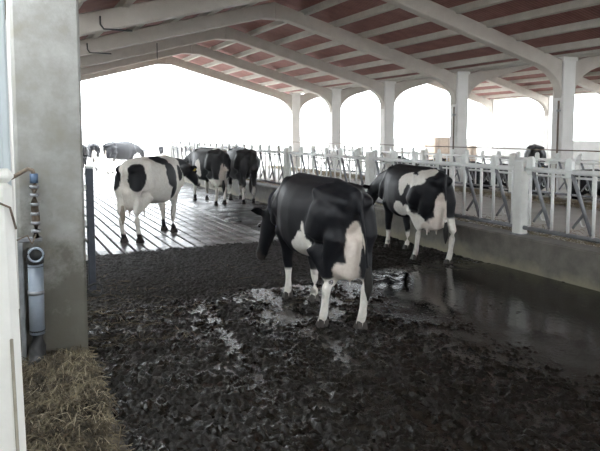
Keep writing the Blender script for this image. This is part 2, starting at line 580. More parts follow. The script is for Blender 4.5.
# dirty walkway between slats and kerb
def heightfield(name, xs, ys, hfun, mat, wetfun=None):
    X, Y = np.meshgrid(xs, ys)
    Z, W = hfun(X.ravel(), Y.ravel())
    nx, ny = len(xs), len(ys)
    V = np.column_stack([X.ravel(), Y.ravel(), Z])
    idx = np.arange(nx * ny).reshape(ny, nx)
    q = np.column_stack([idx[:-1, :-1].ravel(), idx[:-1, 1:].ravel(), idx[1:, 1:].ravel(), idx[1:, :-1].ravel()])
    me = bpy.data.meshes.new(name)
    me.vertices.add(len(V))
    me.vertices.foreach_set('co', V.ravel())
    me.loops.add(q.size)
    me.loops.foreach_set('vertex_index', q.ravel().astype(np.int32))
    me.polygons.add(len(q))
    me.polygons.foreach_set('loop_start', (np.arange(len(q)) * 4).astype(np.int32))
    me.polygons.foreach_set('use_smooth', np.ones(len(q), bool))
    me.update(calc_edges=True)
    at = me.attributes.new('wet', 'FLOAT', 'POINT')
    at.data.foreach_set('value', W.astype(np.float32))
    me.materials.append(mat)
    return link_mesh(name, me)

def sstep(a, b, x):
    t = np.clip((x - a) / (b - a), 0, 1)
    return t * t * (3 - 2 * t)

def mud_h(X, Y):
    P = np.column_stack([X, Y, np.zeros_like(X)])
    big = fbm(P * 1.1, 3, 3)
    mid = fbm(P * np.array([9.0, 6.0, 1]), 4, 9)
    fine = fbm(P * np.array([36, 26, 1]), 3, 21, 0.6)
    h = 0.018 * big + 0.020 * mid + 0.030 * fine
    # trodden, drier band in front of the slats
    band = sstep(6.2, 7.2, Y + 0.4 * big) * (1 - sstep(4.3, 5.0, X) * 0.7)
    # smooth slurry pool along the kerb
    pool = sstep(3.3, 4.2, X + 0.5 * big + 0.08 * (Y - 4)) * (1 - sstep(6.2, 7.4, Y + 0.5 * mid))
    h = h * (1 - 0.35 * band)
    level = -0.004
    lv = level + 0.030 * pool - 0.003 * sstep(3.2, 2.0, X) - 0.05 * band
    # scraper tracks running down the passage
    for tx in (1.55, 2.35):
        dx = X - (tx + 0.06 * big + 0.10 * (Y - 3))
        h = h - 0.012 * np.exp(-(dx / 0.06) ** 2) * (1 - band) + 0.016 * np.exp(-((dx - 0.17) / 0.07) ** 2) * (1 - band)
    wet = sstep(-0.006, 0.006, lv - h) * (0.80 + 0.20 * pool)
    z = np.maximum(h, lv)
    z = z + 0.0006 * fine * wet
    wet = np.maximum(wet, 0.66 * (1 - band) * sstep(-0.45, 0.35, mid))
    wet = np.clip(wet - 0.25 * band, 0, 1)
    return z, wet
ysn = 0.7 + (9.5 - 0.7) * (np.linspace(0, 1, 700) ** 1.35)
mud = heightfield('manure_layer', np.linspace(0.535, 6.0, 520), ysn, mud_h, M['mud'])
tag(mud, 'dark wet manure and slurry covering the near passage floor', 'manure', kind='stuff')
def walk_h(X, Y):
    P = np.column_stack([X, Y, np.zeros_like(X)])
    mid = fbm(P * 4, 4, 5)
    edge = sstep(4.0, 4.5, X + 0.25 * fbm(P * 0.8, 3, 8))
    h = 0.012 * mid + 0.022 * edge - 0.03 * (1 - edge)
    return h, np.clip(0.35 + 0.6 * mid, 0, 0.85)
walk = heightfield('walkway_dirt', np.linspace(3.7, 6.0, 60), np.linspace(9.3, 26, 240), walk_h, M['mud'])
tag(walk, 'thin dark dirt on the walkway beside the near kerb', 'dirt', kind='stuff')

# ================================================================== LEFT PILLAR AND ITS FITTINGS
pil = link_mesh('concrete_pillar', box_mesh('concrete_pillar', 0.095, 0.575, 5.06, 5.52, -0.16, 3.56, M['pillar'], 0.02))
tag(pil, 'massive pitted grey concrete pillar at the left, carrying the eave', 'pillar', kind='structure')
step = link_mesh('plinth', box_mesh('plinth', -0.9, 0.535, 1.2, 9.42, -0.16, 0.045, M['curb'], 0.03))
tag(step, 'low concrete plinth under the straw at the pillar foot', kind='structure')

dp = empty('drain_pipe', (0.20, 4.955, 0))
tag(dp, 'grey plastic downpipe with black rubber ends strapped to the concrete pillar', 'pipe')
link_mesh('pipe', tube_mesh('pipe', [(0.0, 0, 0.30), (0.003, 0, 0.83)], 0.054, M['pvc'], 20), dp)
link_mesh('coupling', tube_mesh('coupling', [(0.003, 0.0, 0.81), (0.003, 0, 0.84), (0.003, -0.012, 0.88), (0.003, -0.05, 0.91), (0.003, -0.10, 0.915)],
                                [0.058, 0.06, 0.06, 0.06, 0.062], M['rubber'], 18), dp)
bm = bmesh.new()
bmesh.ops.create_circle(bm, segments=20, radius=0.05)
ring = [v.co.copy() for v in bm.verts]
bm.clear()
bm_tube(bm, [Vector((0.003 + r.x, -0.102, 0.915 + r.y)) for r in ring] + [Vector((0.003 + ring[0].x, -0.102, 0.915 + ring[0].y))], [0.009] * 21, 6)
link_mesh('pipe_rim', bm_mesh('pipe_rim', bm, M['pvc'], True), dp)
link_mesh('elbow', tube_mesh('elbow', [(0.0, 0, 0.33), (0.0, 0, 0.20), (-0.005, -0.01, 0.13), (-0.01, -0.04, 0.09), (-0.01, -0.11, 0.075)],
                             [0.060, 0.058, 0.06, 0.064, 0.066], M['rubber'], 18), dp)
link_mesh('strap', tube_mesh('strap', [(0, 0, 0.60), (0, 0, 0.63)], 0.058, M['galv_dark'], 18), dp)
link_mesh('bracket', box_mesh('bracket', -0.11, -0.075, 0.03, 0.10, 0.05, 1.0, M['galv_dark'], 0.006), dp)
link_mesh('bracket_arm', box_mesh('bracket_arm', -0.11, 0.06, 0.055, 0.10, 0.985, 1.02, M['galv_dark'], 0.006), dp)

wp = empty('water_pipe', (0.215, 4.99, 0))
tag(wp, 'rusty bent water pipe with wrapped hose above the grey downpipe', 'pipe')
link_mesh('hose', tube_mesh('hose', [(0.0, 0, 1.02), (0.004, 0, 1.15), (-0.004, 0, 1.28), (0.002, 0, 1.40), (0, 0, 1.46)],
                            [0.026, 0.03, 0.026, 0.028, 0.024], M['rust'], 10), wp)
for z in (1.06, 1.12, 1.19, 1.26, 1.33, 1.39):
    link_mesh('hose_wrap', tube_mesh('hose_wrap', [(0, 0, z), (0, 0, z + 0.022)], 0.034, M['galv_dark'], 10), wp)
link_mesh('fitting', tube_mesh('fitting', [(0, 0, 1.43), (0, 0, 1.50)], 0.030, M['blue_tape'], 10), wp)
link_mesh('bent_pipe', tube_mesh('bent_pipe', [(0, 0, 1.48), (-0.008, 0, 1.525), (-0.04, 0, 1.535), (-0.16, -0.02, 1.47), (-0.30, -0.04, 1.42)],
                                 0.016, M['rust'], 10), wp)
link_mesh('wire', tube_mesh('wire', [(-0.13, 0.0, 1.01), (-0.06, -0.03, 1.045), (-0.03, -0.03, 0.98), (0.0, -0.02, 1.05)], 0.007, M['rust'], 6), wp)

door = empty('sheet_door', (0, 2.72, 0))
tag(door, 'pale blue sheet metal door edge at the far left', 'door')
link_mesh('door_leaf', box_mesh('door_leaf', -1.15, 0.012, -0.02, 0.02, 0.05, 3.3, M['door'], 0.004), door)
link_mesh('edge_profile', box_mesh('edge_profile', 0.0, 0.034, -0.03, 0.03, 0.05, 3.3, M['door'], 0.008), door)

wpst = empty('white_post', (-0.005, 1.70, 0.045))
tag(wpst, 'white painted steel gate post with tan strip, close at the left edge', 'post')
wpst.rotation_euler = (0, math.radians(-0.9), 0)
bm = bmesh.new()
bm_box(bm, -0.12, 0.052, -0.05, 0.05, 0, 1.64, 0.02)
link_mesh('post_body', bm_mesh('post_body', bm, M['white_paint']), wpst)
link_mesh('seal_strip', box_mesh('seal_strip', 0.028, 0.036, -0.056, -0.048, 0.1, 1.25, M['tan_stain'], 0.002), wpst)
link_mesh('post_cap', box_mesh('post_cap', -0.125, 0.057, -0.055, 0.055, 1.635, 1.665, M['white_paint'], 0.012), wpst)
link_mesh('tie_wire', tube_mesh('tie_wire', [(-0.1, -0.055, 1.58), (0.0, -0.058, 1.60), (0.045, -0.058, 1.575), (0.056, -0.04, 1.52)], 0.003, M['rust'], 6), wpst)

gp = empty('gate_post', (0.90, 7.36, 0))
tag(gp, 'slim dark blue steel gate post standing behind the concrete pillar', 'post')
link_mesh('post_tube', box_mesh('post_tube', -0.045, 0.035, -0.04, 0.04, -0.05, 1.40, M['blue_steel'], 0.008), gp)
link_mesh('post_cap', box_mesh('post_cap', -0.055, 0.045, -0.05, 0.05, 1.40, 1.43, M['galv'], 0.01), gp)
for z in (0.35, 0.75, 1.15):
    link_mesh('hinge', box_mesh('hinge', -0.09, -0.045, -0.03, 0.03, z, z + 0.07, M['galv'], 0.006), gp)
lp = [(0.16 * math.cos(t), 0.11 * math.sin(t), 0.06 + 0.05 * math.sin(t * 2)) for t in np.linspace(0, 2 * math.pi, 20)]
o = link_mesh('hose_loop', tube_mesh('hose_loop', lp, 0.014, M['rubber'], 8), None, (0.80, 7.02, 0.02))
tag(o, 'loop of black hose lying at the foot of the blue post', 'hose')

# ---- straw
def strands(name, n, sampler, mat, lmin, lmax, w=0.004, lift=0.02):
    V, Fc = [], []
    for i in range(n):
        x, y, z = sampler()
        a = random.uniform(0, 2 * math.pi)
        L = random.uniform(lmin, lmax)
        dx, dy = math.cos(a), math.sin(a)
        px, py = -dy * w * 0.5, dx * w * 0.5
        bend = random.uniform(-0.3, 0.3)
        t0, t1, t2 = random.uniform(0, lift), random.uniform(0, lift * 1.6), random.uniform(-0.3 * lift, lift)
        b = len(V)
        for t, q in ((-0.5, t0), (0, t1), (0.5, t2)):
            ox, oy = -dy * bend * L * t * t * 2, dx * bend * L * t * t * 2
            cx, cy, cz = x + dx * L * t + ox, y + dy * L * t + oy, z + q + 0.002
            V += [(cx - px, cy - py, cz), (cx + px, cy + py, cz), (cx, cy, cz + w * 0.6)]
        for s in (0, 3):
            for j in range(3):
                k = (j + 1) % 3
                Fc.append((b + s + j, b + s + k, b + s + 3 + k, b + s + 3 + j))
    return mesh_of(name, V, Fc, mat)

def mound(x, y):
    d = 0.045
    d += 0.075 * math.exp(-((x - 0.40) / 0.25) ** 2 - ((y - 4.35) / 0.6) ** 2)
    d += 0.05 * math.exp(-((x - 0.15) / 0.3) ** 2 - ((y - 3.4) / 0.5) ** 2)
    return d
def mound_h(X, Y):
    e = sstep(0.60, 0.47, X) * sstep(2.1, 2.9, Y)
    P = np.column_stack([X, Y, np.zeros_like(X)])
    z = np.array([mound(a, b) for a, b in zip(X, Y)])
    return 0.03 + (z - 0.03) * e + 0.018 * fbm(P * 14, 4, 4) * e, np.zeros_like(X)
sp = heightfield('straw_pile', np.linspace(-0.55, 0.58, 56), np.linspace(2.0, 5.05, 130), mound_h, M['bedding'])
tag(sp, 'loose trampled straw heaped at the foot of the concrete pillar', 'straw', kind='stuff')
def samp_straw():
    while True:
        x, y = random.uniform(-0.5, 0.56), random.uniform(2.3, 5.03)
        if random.random() < min(1.0, (mound(x, y) - 0.02) * 9):
            return x, y, mound(x, y)
st = strands('straw_stalks', 4200, samp_straw, M['straw'], 0.05, 0.19, 0.006, 0.06)
so = link_mesh('straw_stalks', st, sp)
so['kind'] = 'stuff'
pale = link_mesh('pale_stalks', strands('pale_stalks', 420, samp_straw, M['hay_pale'], 0.05, 0.16, 0.004, 0.07), sp)  # lighter stalks paint the highlights on the heap
pale['kind'] = 'stuff'
def samp_mud():
    x, y = (random.gauss(0.85, 0.4), random.gauss(6.2, 0.9)) if random.random() < 0.7 else (random.uniform(0.6, 3.4), random.uniform(5.2, 8.0))
    return max(x, 0.62), max(y, 5.25), 0.012
o = link_mesh('scattered_straw', strands('scattered_straw', 420, samp_mud, M['straw'], 0.05, 0.22, 0.005, 0.02))
tag(o, 'sparse straw stalks scattered on the manure behind the pillar', 'straw', kind='stuff')
def samp_hay():
    x = random.choice((random.gauss(7.0, 0.35), random.gauss(10.9, 0.25)))
    return max(6.5, min(x, 11.3)), random.uniform(3.5, 26), 0.25 + random.uniform(0, 0.04)
o = link_mesh('feed_hay', strands('feed_hay', 9000, samp_hay, M['hay'], 0.10, 0.32, 0.008, 0.05))
tag(o, 'thin line of hay left along both sides of the feed alley', 'hay', kind='stuff')

# ================================================================== HEADLOCK BARRIERS
PITCH = BAY / 6
def make_panel(label, group):
    """panel runs from local y=0 to y=-BAY*... built along +Y; local z=0 is the kerb top"""
    r = empty('headlock_panel')
    tag(r, label, 'feed barrier', group)
    L = BAY - 0.15
    link_mesh('top_rail', tube_mesh('top_rail', [(0, 0.075, 0.87), (0, 0.075 + L, 0.87)], 0.034, M['galv'], 10), r)
    link_mesh('lock_rail', tube_mesh('lock_rail', [(0.05, 0.075, 0.80), (0.05, 0.075 + L, 0.80)], 0.014, M['galv'], 8), r)
    link_mesh('bottom_rail', tube_mesh('bottom_rail', [(0, 0.075, 0.10), (0, 0.075 + L, 0.10)], 0.028, M['galv_dark'], 10), r)
    bar = tube_mesh('upright_bar', [(0, 0, 0.10), (0, 0, 0.86)], 0.020, M['galv'], 8)
    bm = bmesh.new()
    bm_tube(bm, [(0.0, 0, 0.86), (0, -0.05, 0.76), (0, -0.31, 0.14)], [0.024, 0.024, 0.022], 8)
    bm_tube(bm, [(0.0, -0.205, 0.395), (0.0, -0.10, 0.27), (0, -0.045, 0.20)], [0.017] * 3, 8)
    lock = bm_mesh('locking_bar', bm, M['galv_dark'], True)
    bm = bmesh.new()
    prof = [(-0.045, 0.80), (0.045, 0.80), (0.058, 0.90), (0.055, 0.98), (0.035, 1.03), (-0.02, 1.04), (-0.05, 1.0), (-0.055, 0.90)]
    a = [bm.verts.new((-0.03, y, z)) for y, z in prof]
    b = [bm.verts.new((0.03, y, z)) for y, z in prof]
    bm.faces.new(a); bm.faces.new(list(reversed(b)))
    for i in range(len(prof)):
        j = (i + 1) % len(prof)
        bm.faces.new((a[i], b[i], b[j], a[j]))
    bmesh.ops.recalc_face_normals(bm, faces=bm.faces)
    bmesh.ops.bevel(bm, geom=list(bm.edges), offset=0.008, segments=1, affect='EDGES')
    cap = bm_mesh('lock_cap', bm, M['cap'])
    loop = tube_mesh('release_loop', [(0.03, -0.20 + 0.05 * math.cos(t), 0.30 + 0.07 * math.sin(t)) for t in np.linspace(0, 2 * math.pi, 13)], 0.009, M['galv'], 5)
    for i in range(6):
        y = 0.50 + i * PITCH * 0.985
        link_mesh('upright_bar', bar, r, (0, y, 0))
        if y - 0.36 > 0.1:
            link_mesh('upright_bar', bar, r, (0, y - 0.36, 0))
        link_mesh('locking_bar', lock, r, (-0.005, y - 0.03, 0))
        link_mesh('lock_cap', cap, r, (0, y, 0))
        link_mesh('release_loop', loop, r, (0, y, 0))
    return r

post_bm = bmesh.new()
bm_box(post_bm, -0.07, 0.07, -0.075, 0.075, 0.0, 0.98, 0.012)
post_me = bm_mesh('post_tube', post_bm, M['post_paint'])
pcap_me = box_mesh('post_cap', -0.075, 0.075, -0.08, 0.08, 0.96, 0.99, M['cap'], 0.025)
pfoot_me = box_mesh('foot_plate', -0.10, 0.10, -0.075, 0.075, -0.005, 0.02, M['galv_dark'], 0.004)
def make_post(loc, label, group):
    r = empty('barrier_post', loc)
    tag(r, label, 'post', group)
    link_mesh('post_tube', post_me, r)
    link_mesh('post_cap', pcap_me, r)
    link_mesh('foot_plate', pfoot_me, r)
    return r

NEARY = [6.08 + BAY * k for k in range(-1, 6)]
proto = None
for k in range(len(NEARY) - 1):
    lab = 'galvanised headlock panel on the near kerb, %s from the right edge of the picture' % ordinal[k].replace('nearest', 'first')
    if proto is None:
        proto = make_panel(lab, 'near headlock panels')
        r = proto
    else:
        r = copy_tree(proto)
        r['label'] = lab
    r.location = (KX + 0.17, NEARY[k], 0.46)
for k, y in enumerate(NEARY[1:]):
    make_post((KX + 0.17, y, 0.46), 'stout square steel post in the near headlock row, %s from the right' % ordinal[k].replace('nearest', 'first'), 'near barrier posts')
FARY = [8.0 + BAY * k for k in range(-1, 5)]
for k in range(len(FARY) - 1):
    r = copy_tree(proto)
    r['label'] = 'pale headlock panel across the feed alley, %s from the right edge of the picture' % ordinal[k].replace('nearest', 'first')
    r['group'] = 'far headlock panels'
    r.location = (11.6, FARY[k], 0.30)
for k, y in enumerate(FARY[1:]):
    make_post((11.6, y, 0.30), 'square steel post of the headlock row across the feed alley, %s from the right' % ordinal[k].replace('nearest', 'first'), 'far barrier posts')
o = link_mesh('neck_rail', tube_mesh('neck_rail', [(11.75, -4, 1.40), (11.75, 25.6, 1.40)], 0.014, M['rust'], 8))
tag(o, 'thin brown rail running along the pale columns above the far barrier', 'rail')

# ================================================================== COWS
WHITE, BLACK, PINK = (0.82, 0.79, 0.735), (0.009, 0.0095, 0.0125), (0.72, 0.645, 0.58)

def sm_ell(P, c, r):
    d = (P - np.array(c)) / np.array(r)
    return np.sqrt((d ** 2).sum(1))

def make_cow(label, feet, poll, nose, base, patches, legs, group=None, seed=1, voxel=0.02, udder=1.0, tailx=0.0,
             collar=False, lying=False, eartag=True, pink=1.0, tail_white=False):
    """x forward, y left, z up. feet = LF, RF, LH, RH (x, y)."""
    root = empty('cow')
    tag(root, label, 'cow', group)
    bm = bmesh.new()
    dz = -0.56 if lying else 0.0
    V3 = Vector
    # trunk: x, centre z, half width, half height
    st_ = [(-0.86, 1.24, 0.07, 0.07), (-0.80, 1.17, 0.15, 0.17), (-0.68, 1.11, 0.215, 0.255), (-0.50, 1.07, 0.265, 0.32),
           (-0.25, 1.015, 0.315, 0.375), (0.0, 0.985, 0.345, 0.405), (0.25, 0.98, 0.335, 0.41), (0.45, 1.0, 0.285, 0.40),
           (0.62, 1.03, 0.235, 0.37), (0.76, 1.05, 0.18, 0.30), (0.86, 1.06, 0.11, 0.20)]
    rings = []
    n = 24
    for x, zc, hw, hh in st_:
        ring = []
        for k in range(n):
            a = 2 * math.pi * k / n
            c, s = math.cos(a), math.sin(a)
            # flatter flanks, ridged back
            e = 0.80
            yy = hw * math.copysign(abs(c) ** e, c)
            zz = hh * math.copysign(abs(s) ** (0.92 if s > 0 else 0.85), s)
            ring.append(bm.verts.new((x, yy, zc + zz + dz)))
        rings.append(ring)
    for r0, r1 in zip(rings, rings[1:]):
        for k in range(n):
            bm.faces.new((r0[k], r0[(k + 1) % n], r1[(k + 1) % n], r1[k]))
    bm.faces.new(list(reversed(rings[0])))
    bm.faces.new(rings[-1])
    T = lambda pts, rad, m=12: bm_tube(bm, [V3((p[0], p[1], p[2])) for p in pts], rad, m, ref=V3((0, 1, 0)) if False else V3((0, 0, 1)), dome=True)
    # spine, hook bones, pin bones, shoulder blades
    T([(-0.80, 0, 1.33 + dz), (-0.45, 0, 1.385 + dz), (0.0, 0, 1.385 + dz), (0.5, 0, 1.39 + dz), (0.66, 0, 1.34 + dz)], [0.045, 0.05, 0.045, 0.05, 0.06])
    for s in (1, -1):
        T([(-0.47, s * 0.10, 1.34 + dz), (-0.46, s * 0.235, 1.315 + dz)], [0.06, 0.05])
        T([(-0.48, s * 0.19, 1.27 + dz), (-0.83, s * 0.115, 1.235 + dz)], [0.085, 0.06])
        T([(0.55, s * 0.12, 1.33 + dz), (0.62, s * 0.205, 1.05 + dz), (0.70, s * 0.19, 0.90 + dz)], [0.07, 0.095, 0.09])
    hoof_spots = []
    if not lying:
        for i, s in ((0, 1), (1, -1)):          # fore legs
            fx, fy = feet[i]
            k = 0.45 * (fx - 0.55)
            T([(0.58, s * 0.16, 1.02), (0.53 + k * 0.3, s * 0.175, 0.80), (0.545 + k * 0.75, s * 0.15 * 0.5 + fy * 0.5, 0.60),
               (0.56 + k * 1.4, s * 0.04 + fy * 0.75, 0.44), (fx * 0.9 + 0.055, fy, 0.39), (fx, fy, 0.22), (fx, fy, 0.14), (fx + 0.025, fy, 0.085), (fx + 0.035, fy, 0.05)],
              [0.14, 0.115, 0.078, 0.060, 0.056, 0.037, 0.047, 0.045, 0.052])
            hoof_spots.append((fx + 0.035, fy))
        for i, s in ((2, 1), (3, -1)):          # hind legs
            fx, fy = feet[i]
            k = fx + 0.66
            T([(-0.54, s * 0.14, 1.10), (-0.47 + 0.25 * k, s * 0.185, 0.90), (-0.47 + 0.4 * k, s * 0.185, 0.76), (-0.58 + 0.6 * k, s * 0.09 + fy * 0.5, 0.63),
               (fx - 0.075, fy, 0.50), (fx - 0.06, fy, 0.42), (fx - 0.02, fy, 0.22), (fx, fy, 0.14), (fx + 0.025, fy, 0.085), (fx + 0.035, fy, 0.05)],
              [0.20, 0.165, 0.135, 0.088, 0.062, 0.050, 0.040, 0.048, 0.045, 0.052])
            T([(-0.70, s * 0.13, 1.10), (-0.735 + 0.2 * k, s * 0.15, 0.90), (-0.70 + 0.55 * k, s * 0.1 + fy * 0.4, 0.70), (fx - 0.09, fy, 0.52)],
              [0.13, 0.115, 0.07, 0.046])
            hoof_spots.append((fx + 0.035, fy))
        # udder
        if udder:
            u = udder
            T([(-0.30, 0, 0.70), (-0.46, 0, 0.63), (-0.63, 0, 0.66), (-0.72, 0, 0.86)],
              [(0.12 * u, 0.10 * u), (0.155 * u, 0.17 * u), (0.135 * u, 0.19 * u), (0.08, 0.13)], 16)
            for tx, ty in ((-0.37, 0.075), (-0.37, -0.075), (-0.57, 0.08), (-0.57, -0.08)):
                T([(tx, ty, 0.54), (tx, ty + 0.01, 0.41)], [0.030, 0.018], 8)
    else:
        for s in (1, -1):
            T([(0.55, s * 0.2, 0.40), (0.78, s * 0.24, 0.14), (0.60, s * 0.25, 0.08), (0.42, s * 0.24, 0.06)], [0.13, 0.075, 0.05, 0.05])
            T([(-0.52, s * 0.22, 0.42), (-0.25, s * 0.36, 0.26), (-0.45, s * 0.40, 0.10), (-0.15, s * 0.42, 0.06)], [0.20, 0.14, 0.06, 0.05])
    # neck and head
    poll, nose = V3(poll), V3(nose)
    nb = V3((0.62, 0, 1.10 + dz))
    mid = nb.lerp(poll, 0.55) + V3((0.06, 0, 0.03))
    bm_tube(bm, [nb, mid, poll + (nose - poll) * 0.08], [(0.19, 0.30), (0.125, 0.19), (0.10, 0.125)], 16, dome=True)
    hd = (nose - poll)
    L = hd.length
    hd.normalize()
    upv = V3((0, 0, 1)) if abs(hd.z) < 0.9 else V3((1, 0, 0.2))
    S, U = frame_of(hd, upv)
    stn = [(-0.04, 0.085, 0.09, 0), (0.10, 0.115, 0.125, 0), (0.30, 0.115, 0.125, -0.005), (0.55, 0.085, 0.10, -0.01), (0.80, 0.072, 0.075, -0.01), (0.93, 0.08, 0.07, -0.012), (1.0, 0.062, 0.052, -0.015)]
    bm_tube(bm, [poll + hd * (t * L) + U * o_ for t, a, b, o_ in stn], [(a, b) for t, a, b, o_ in stn], 16, ref=upv, dome=True)
    ears = []
    for s in (1, -1):
        e0 = poll + hd * 0.05 * L + S * (s * 0.085) + U * 0.03
        e1 = e0 + S * (s * 0.14) + U * 0.0 - hd * 0.03
        e2 = e1 + S * (s * 0.07) - U * 0.045
        bm_tube(bm, [e0, e0.lerp(e1, 0.6), e1, e2], [(0.03, 0.03), (0.055, 0.028), (0.052, 0.026), (0.02, 0.02)], 10, ref=U, dome=True)
        ears.append((e1, s))
    # tail
    tp = [(-0.84, 0, 1.31 + dz), (-0.885, 0.005, 1.26 + dz), (-0.905, 0.015 + tailx * 0.3, 1.08 + dz), (-0.90, 0.02 + tailx * 0.7, max(0.80, 0.80 + dz) if not lying else 0.40),
          (-0.885, 0.02 + tailx, 0.58 if not lying else 0.16)]
    T(tp, [0.05, 0.036, 0.026, 0.022, 0.022], 10)
    bmesh.ops.recalc_face_normals(bm, faces=bm.faces)
    me = bpy.data.meshes.new('body_raw')
    bm.to_mesh(me)
    bm.free()
    tmp = bpy.data.objects.new('tmp', me)
    col.objects.link(tmp)
    rm = tmp.modifiers.new('r', 'REMESH')
    rm.mode = 'VOXEL'
    rm.voxel_size = voxel
    rm.use_smooth_shade = True
    sm = tmp.modifiers.new('s', 'SMOOTH')
    sm.factor = 0.5
    sm.iterations = 12 if voxel < 0.03 else 4
    dg = bpy.context.evaluated_depsgraph_get()
    dg.update()
    body = bpy.data.meshes.new_from_object(tmp.evaluated_get(dg))
    body.name = 'body'
    bpy.data.objects.remove(tmp)
    bpy.data.meshes.remove(me)
    body.materials.clear()
    body.materials.append(M['hide'])
    # pelt
    nv = len(body.vertices)
    P = np.empty(nv * 3)
    body.vertices.foreach_get('co', P)
    P = P.reshape(-1, 3)
    W = P + 0.07 * np.column_stack([fbm(P * 4, 3, seed), fbm(P * 4, 3, seed + 50), fbm(P * 4, 3, seed + 90)])
    black = np.full(nv, 1.0 if base == 'black' else 0.0)
    for colr, c, r in patches:
        inside = sstep(1.03, 0.97, sm_ell(W, c, r))
        black = black * (1 - inside) + (1.0 if colr == 'black' else 0.0) * inside
    # legs: height below which each leg (LF, RF, LH, RH) is white
    if not lying:
        for i, (zf, zt) in enumerate(legs):
            fx, fy = feet[i]
            fore = i < 2
            left = i % 2 == 0
            rad_ = np.hypot(W[:, 0] - fx - (0 if P is None else 0), P[:, 1] - fy)
            m = (P[:, 0] > 0.2 if fore else P[:, 0] < -0.2) & (P[:, 1] > 0 if left else P[:, 1] < 0) & (rad_ < 0.26)
            w = sstep(zt + 0.015, zt - 0.015, W[:, 2]) * m
            black = black * (1 - w)
            d = sstep(zf + 0.015, zf - 0.015, W[:, 2]) * m
            black = black * (1 - d) + d
    c = WHITE * np.ones((nv, 3))
    ud = np.zeros(nv)
    if udder and not lying:
        ud = sstep(1.06, 0.98, sm_ell(W, (-0.50, 0, 0.56), (0.34, 0.15, 0.20)))
        ud = np.maximum(ud, sstep(1.06, 0.98, sm_ell(P, (-0.74, 0, 0.82), (0.20, 0.085, 0.26))))
        # keep it off the legs
        for fx, fy in feet[2:]:
            ud = ud * (1 - sstep(0.09, 0.05, np.hypot(P[:, 0] - fx + 0.06, P[:, 1] - fy)) * (P[:, 2] < 0.62))
    c = c * (1 - black[:, None]) + np.array(BLACK) * black[:, None]
    ud = ud * np.maximum(pink, black)
    c = c * (1 - ud[:, None]) + np.array(PINK) * ud[:, None]
    # muzzle
    mz = sstep(0.10, 0.07, np.linalg.norm(P - np.array(nose), axis=1))
    c = c * (1 - mz[:, None]) + np.array((0.05, 0.042, 0.04)) * mz[:, None]
    if tail_white:
        tw = (P[:, 0] < -0.86) & (P[:, 2] < 1.12) & (P[:, 2] > 0.72)
        c[tw] = WHITE
    # mud splashes on the shanks
    if not lying:
        dirt = sstep(0.15, 0.5, fbm(P * 9, 3, seed + 7)) * sstep(0.55, 0.2, P[:, 2]) * 0.75
        c = c * (1 - dirt[:, None]) + np.array((0.07, 0.055, 0.04)) * dirt[:, None]
    at = body.color_attributes.new('pelt', 'FLOAT_COLOR', 'POINT')
    at.data.foreach_set('color', np.column_stack([c, np.ones(nv)]).astype(np.float32).ravel())
    link_mesh('body', body, root)
    # hooves: cloven wedges
    for hx, hy in hoof_spots:
        bm = bmesh.new()
        for s in (1, -1):
            q = [(-0.055, 0.006, 0), (0.085, 0.008, 0), (0.07, 0.046, 0), (-0.05, 0.056, 0), (-0.045, 0.004, 0.085), (0.03, 0.004, 0.085), (0.022, 0.036, 0.085), (-0.04, 0.044, 0.085)]
            vs = [bm.verts.new((hx + a, hy + s * b, cc - 0.006)) for a, b, cc in q]
            for f in ((0, 1, 2, 3), (4, 5, 6, 7), (0, 1, 5, 4), (1, 2, 6, 5), (2, 3, 7, 6), (3, 0, 4, 7)):
                bm.faces.new([vs[i] for i in f])
        link_mesh('hoof', bm_mesh('hoof', bm, M['hoof']), root)
    for s in (1, -1):
        ec = poll + hd * (0.33 * L) + S * (s * 0.104) + U * 0.055
        bm = bmesh.new()
        bmesh.ops.create_uvsphere(bm, u_segments=10, v_segments=8, radius=0.026)
        link_mesh('eye', bm_mesh('eye', bm, M['eye'], True), root, ec)
    if eartag:
        for e1, s in ears:
            bm = bmesh.new()
            a, b = S * 0.028, U * 0.035
            vs = [bm.verts.new(e1 - U * 0.05 + hd * (0.028 * q) + a * i + b * j) for q in (0.9, 1.15) for i, j in ((-1, -1), (1, -1), (1, 1), (-1, 1))]
            for f in ((0, 1, 2, 3), (4, 5, 6, 7), (0, 1, 5, 4), (1, 2, 6, 5), (2, 3, 7, 6), (3, 0, 4, 7)):
                bm.faces.new([vs[i] for i in f])
            link_mesh('ear_tag', bm_mesh('ear_tag', bm, M['tag']), root)
    # tail switch
    a = V3(tp[-1])
    bm = bmesh.new()
    bm_tube(bm, [a + V3((0, 0, 0.05)), a - V3((0, 0, 0.06)), a - V3((-0.005, 0.004, 0.16)) if not lying else a - V3((0.1, 0, 0.08)), a - V3((-0.005, 0.0, 0.25)) if not lying else a - V3((0.18, 0, 0.10))],
            [0.022, 0.042, 0.036, 0.010], 10, dome=True)
    tm = bm_mesh('tail_switch', bm, None, True)
    tm.materials.clear()
    tm.materials.append(M['hide'])
    at = tm.color_attributes.new('pelt', 'FLOAT_COLOR', 'POINT')
    tc_ = (0.022, 0.02, 0.018) if base == 'black' else (0.38, 0.33, 0.27)
    at.data.foreach_set('color', np.tile(np.array((*tc_, 1.0), np.float32), len(tm.vertices)))
    link_mesh('tail_switch', tm, root)
    if collar:
        cc = nb.lerp(poll, 0.60) + V3((0.05, 0, 0.02))
        ax = (poll - nb).normalized()
        s_, u_ = frame_of(ax, V3((0, 0, 1)))
        pts = [cc + s_ * (0.145 * math.cos(t)) + u_ * (0.205 * math.sin(t)) for t in np.linspace(0, 2 * math.pi, 25)]
        link_mesh('collar', tube_mesh('collar', pts, 0.016, M['collar'], 8), root)
        q = min(pts, key=lambda p: p.z) + V3((0, 0.06, 0.0))
        link_mesh('collar_tag', box_mesh('collar_tag', q.x - 0.025, q.x + 0.025, q.y - 0.03, q.y + 0.03, q.z - 0.07, q.z + 0.02, M['bluetag'], 0.01), root)
    return root

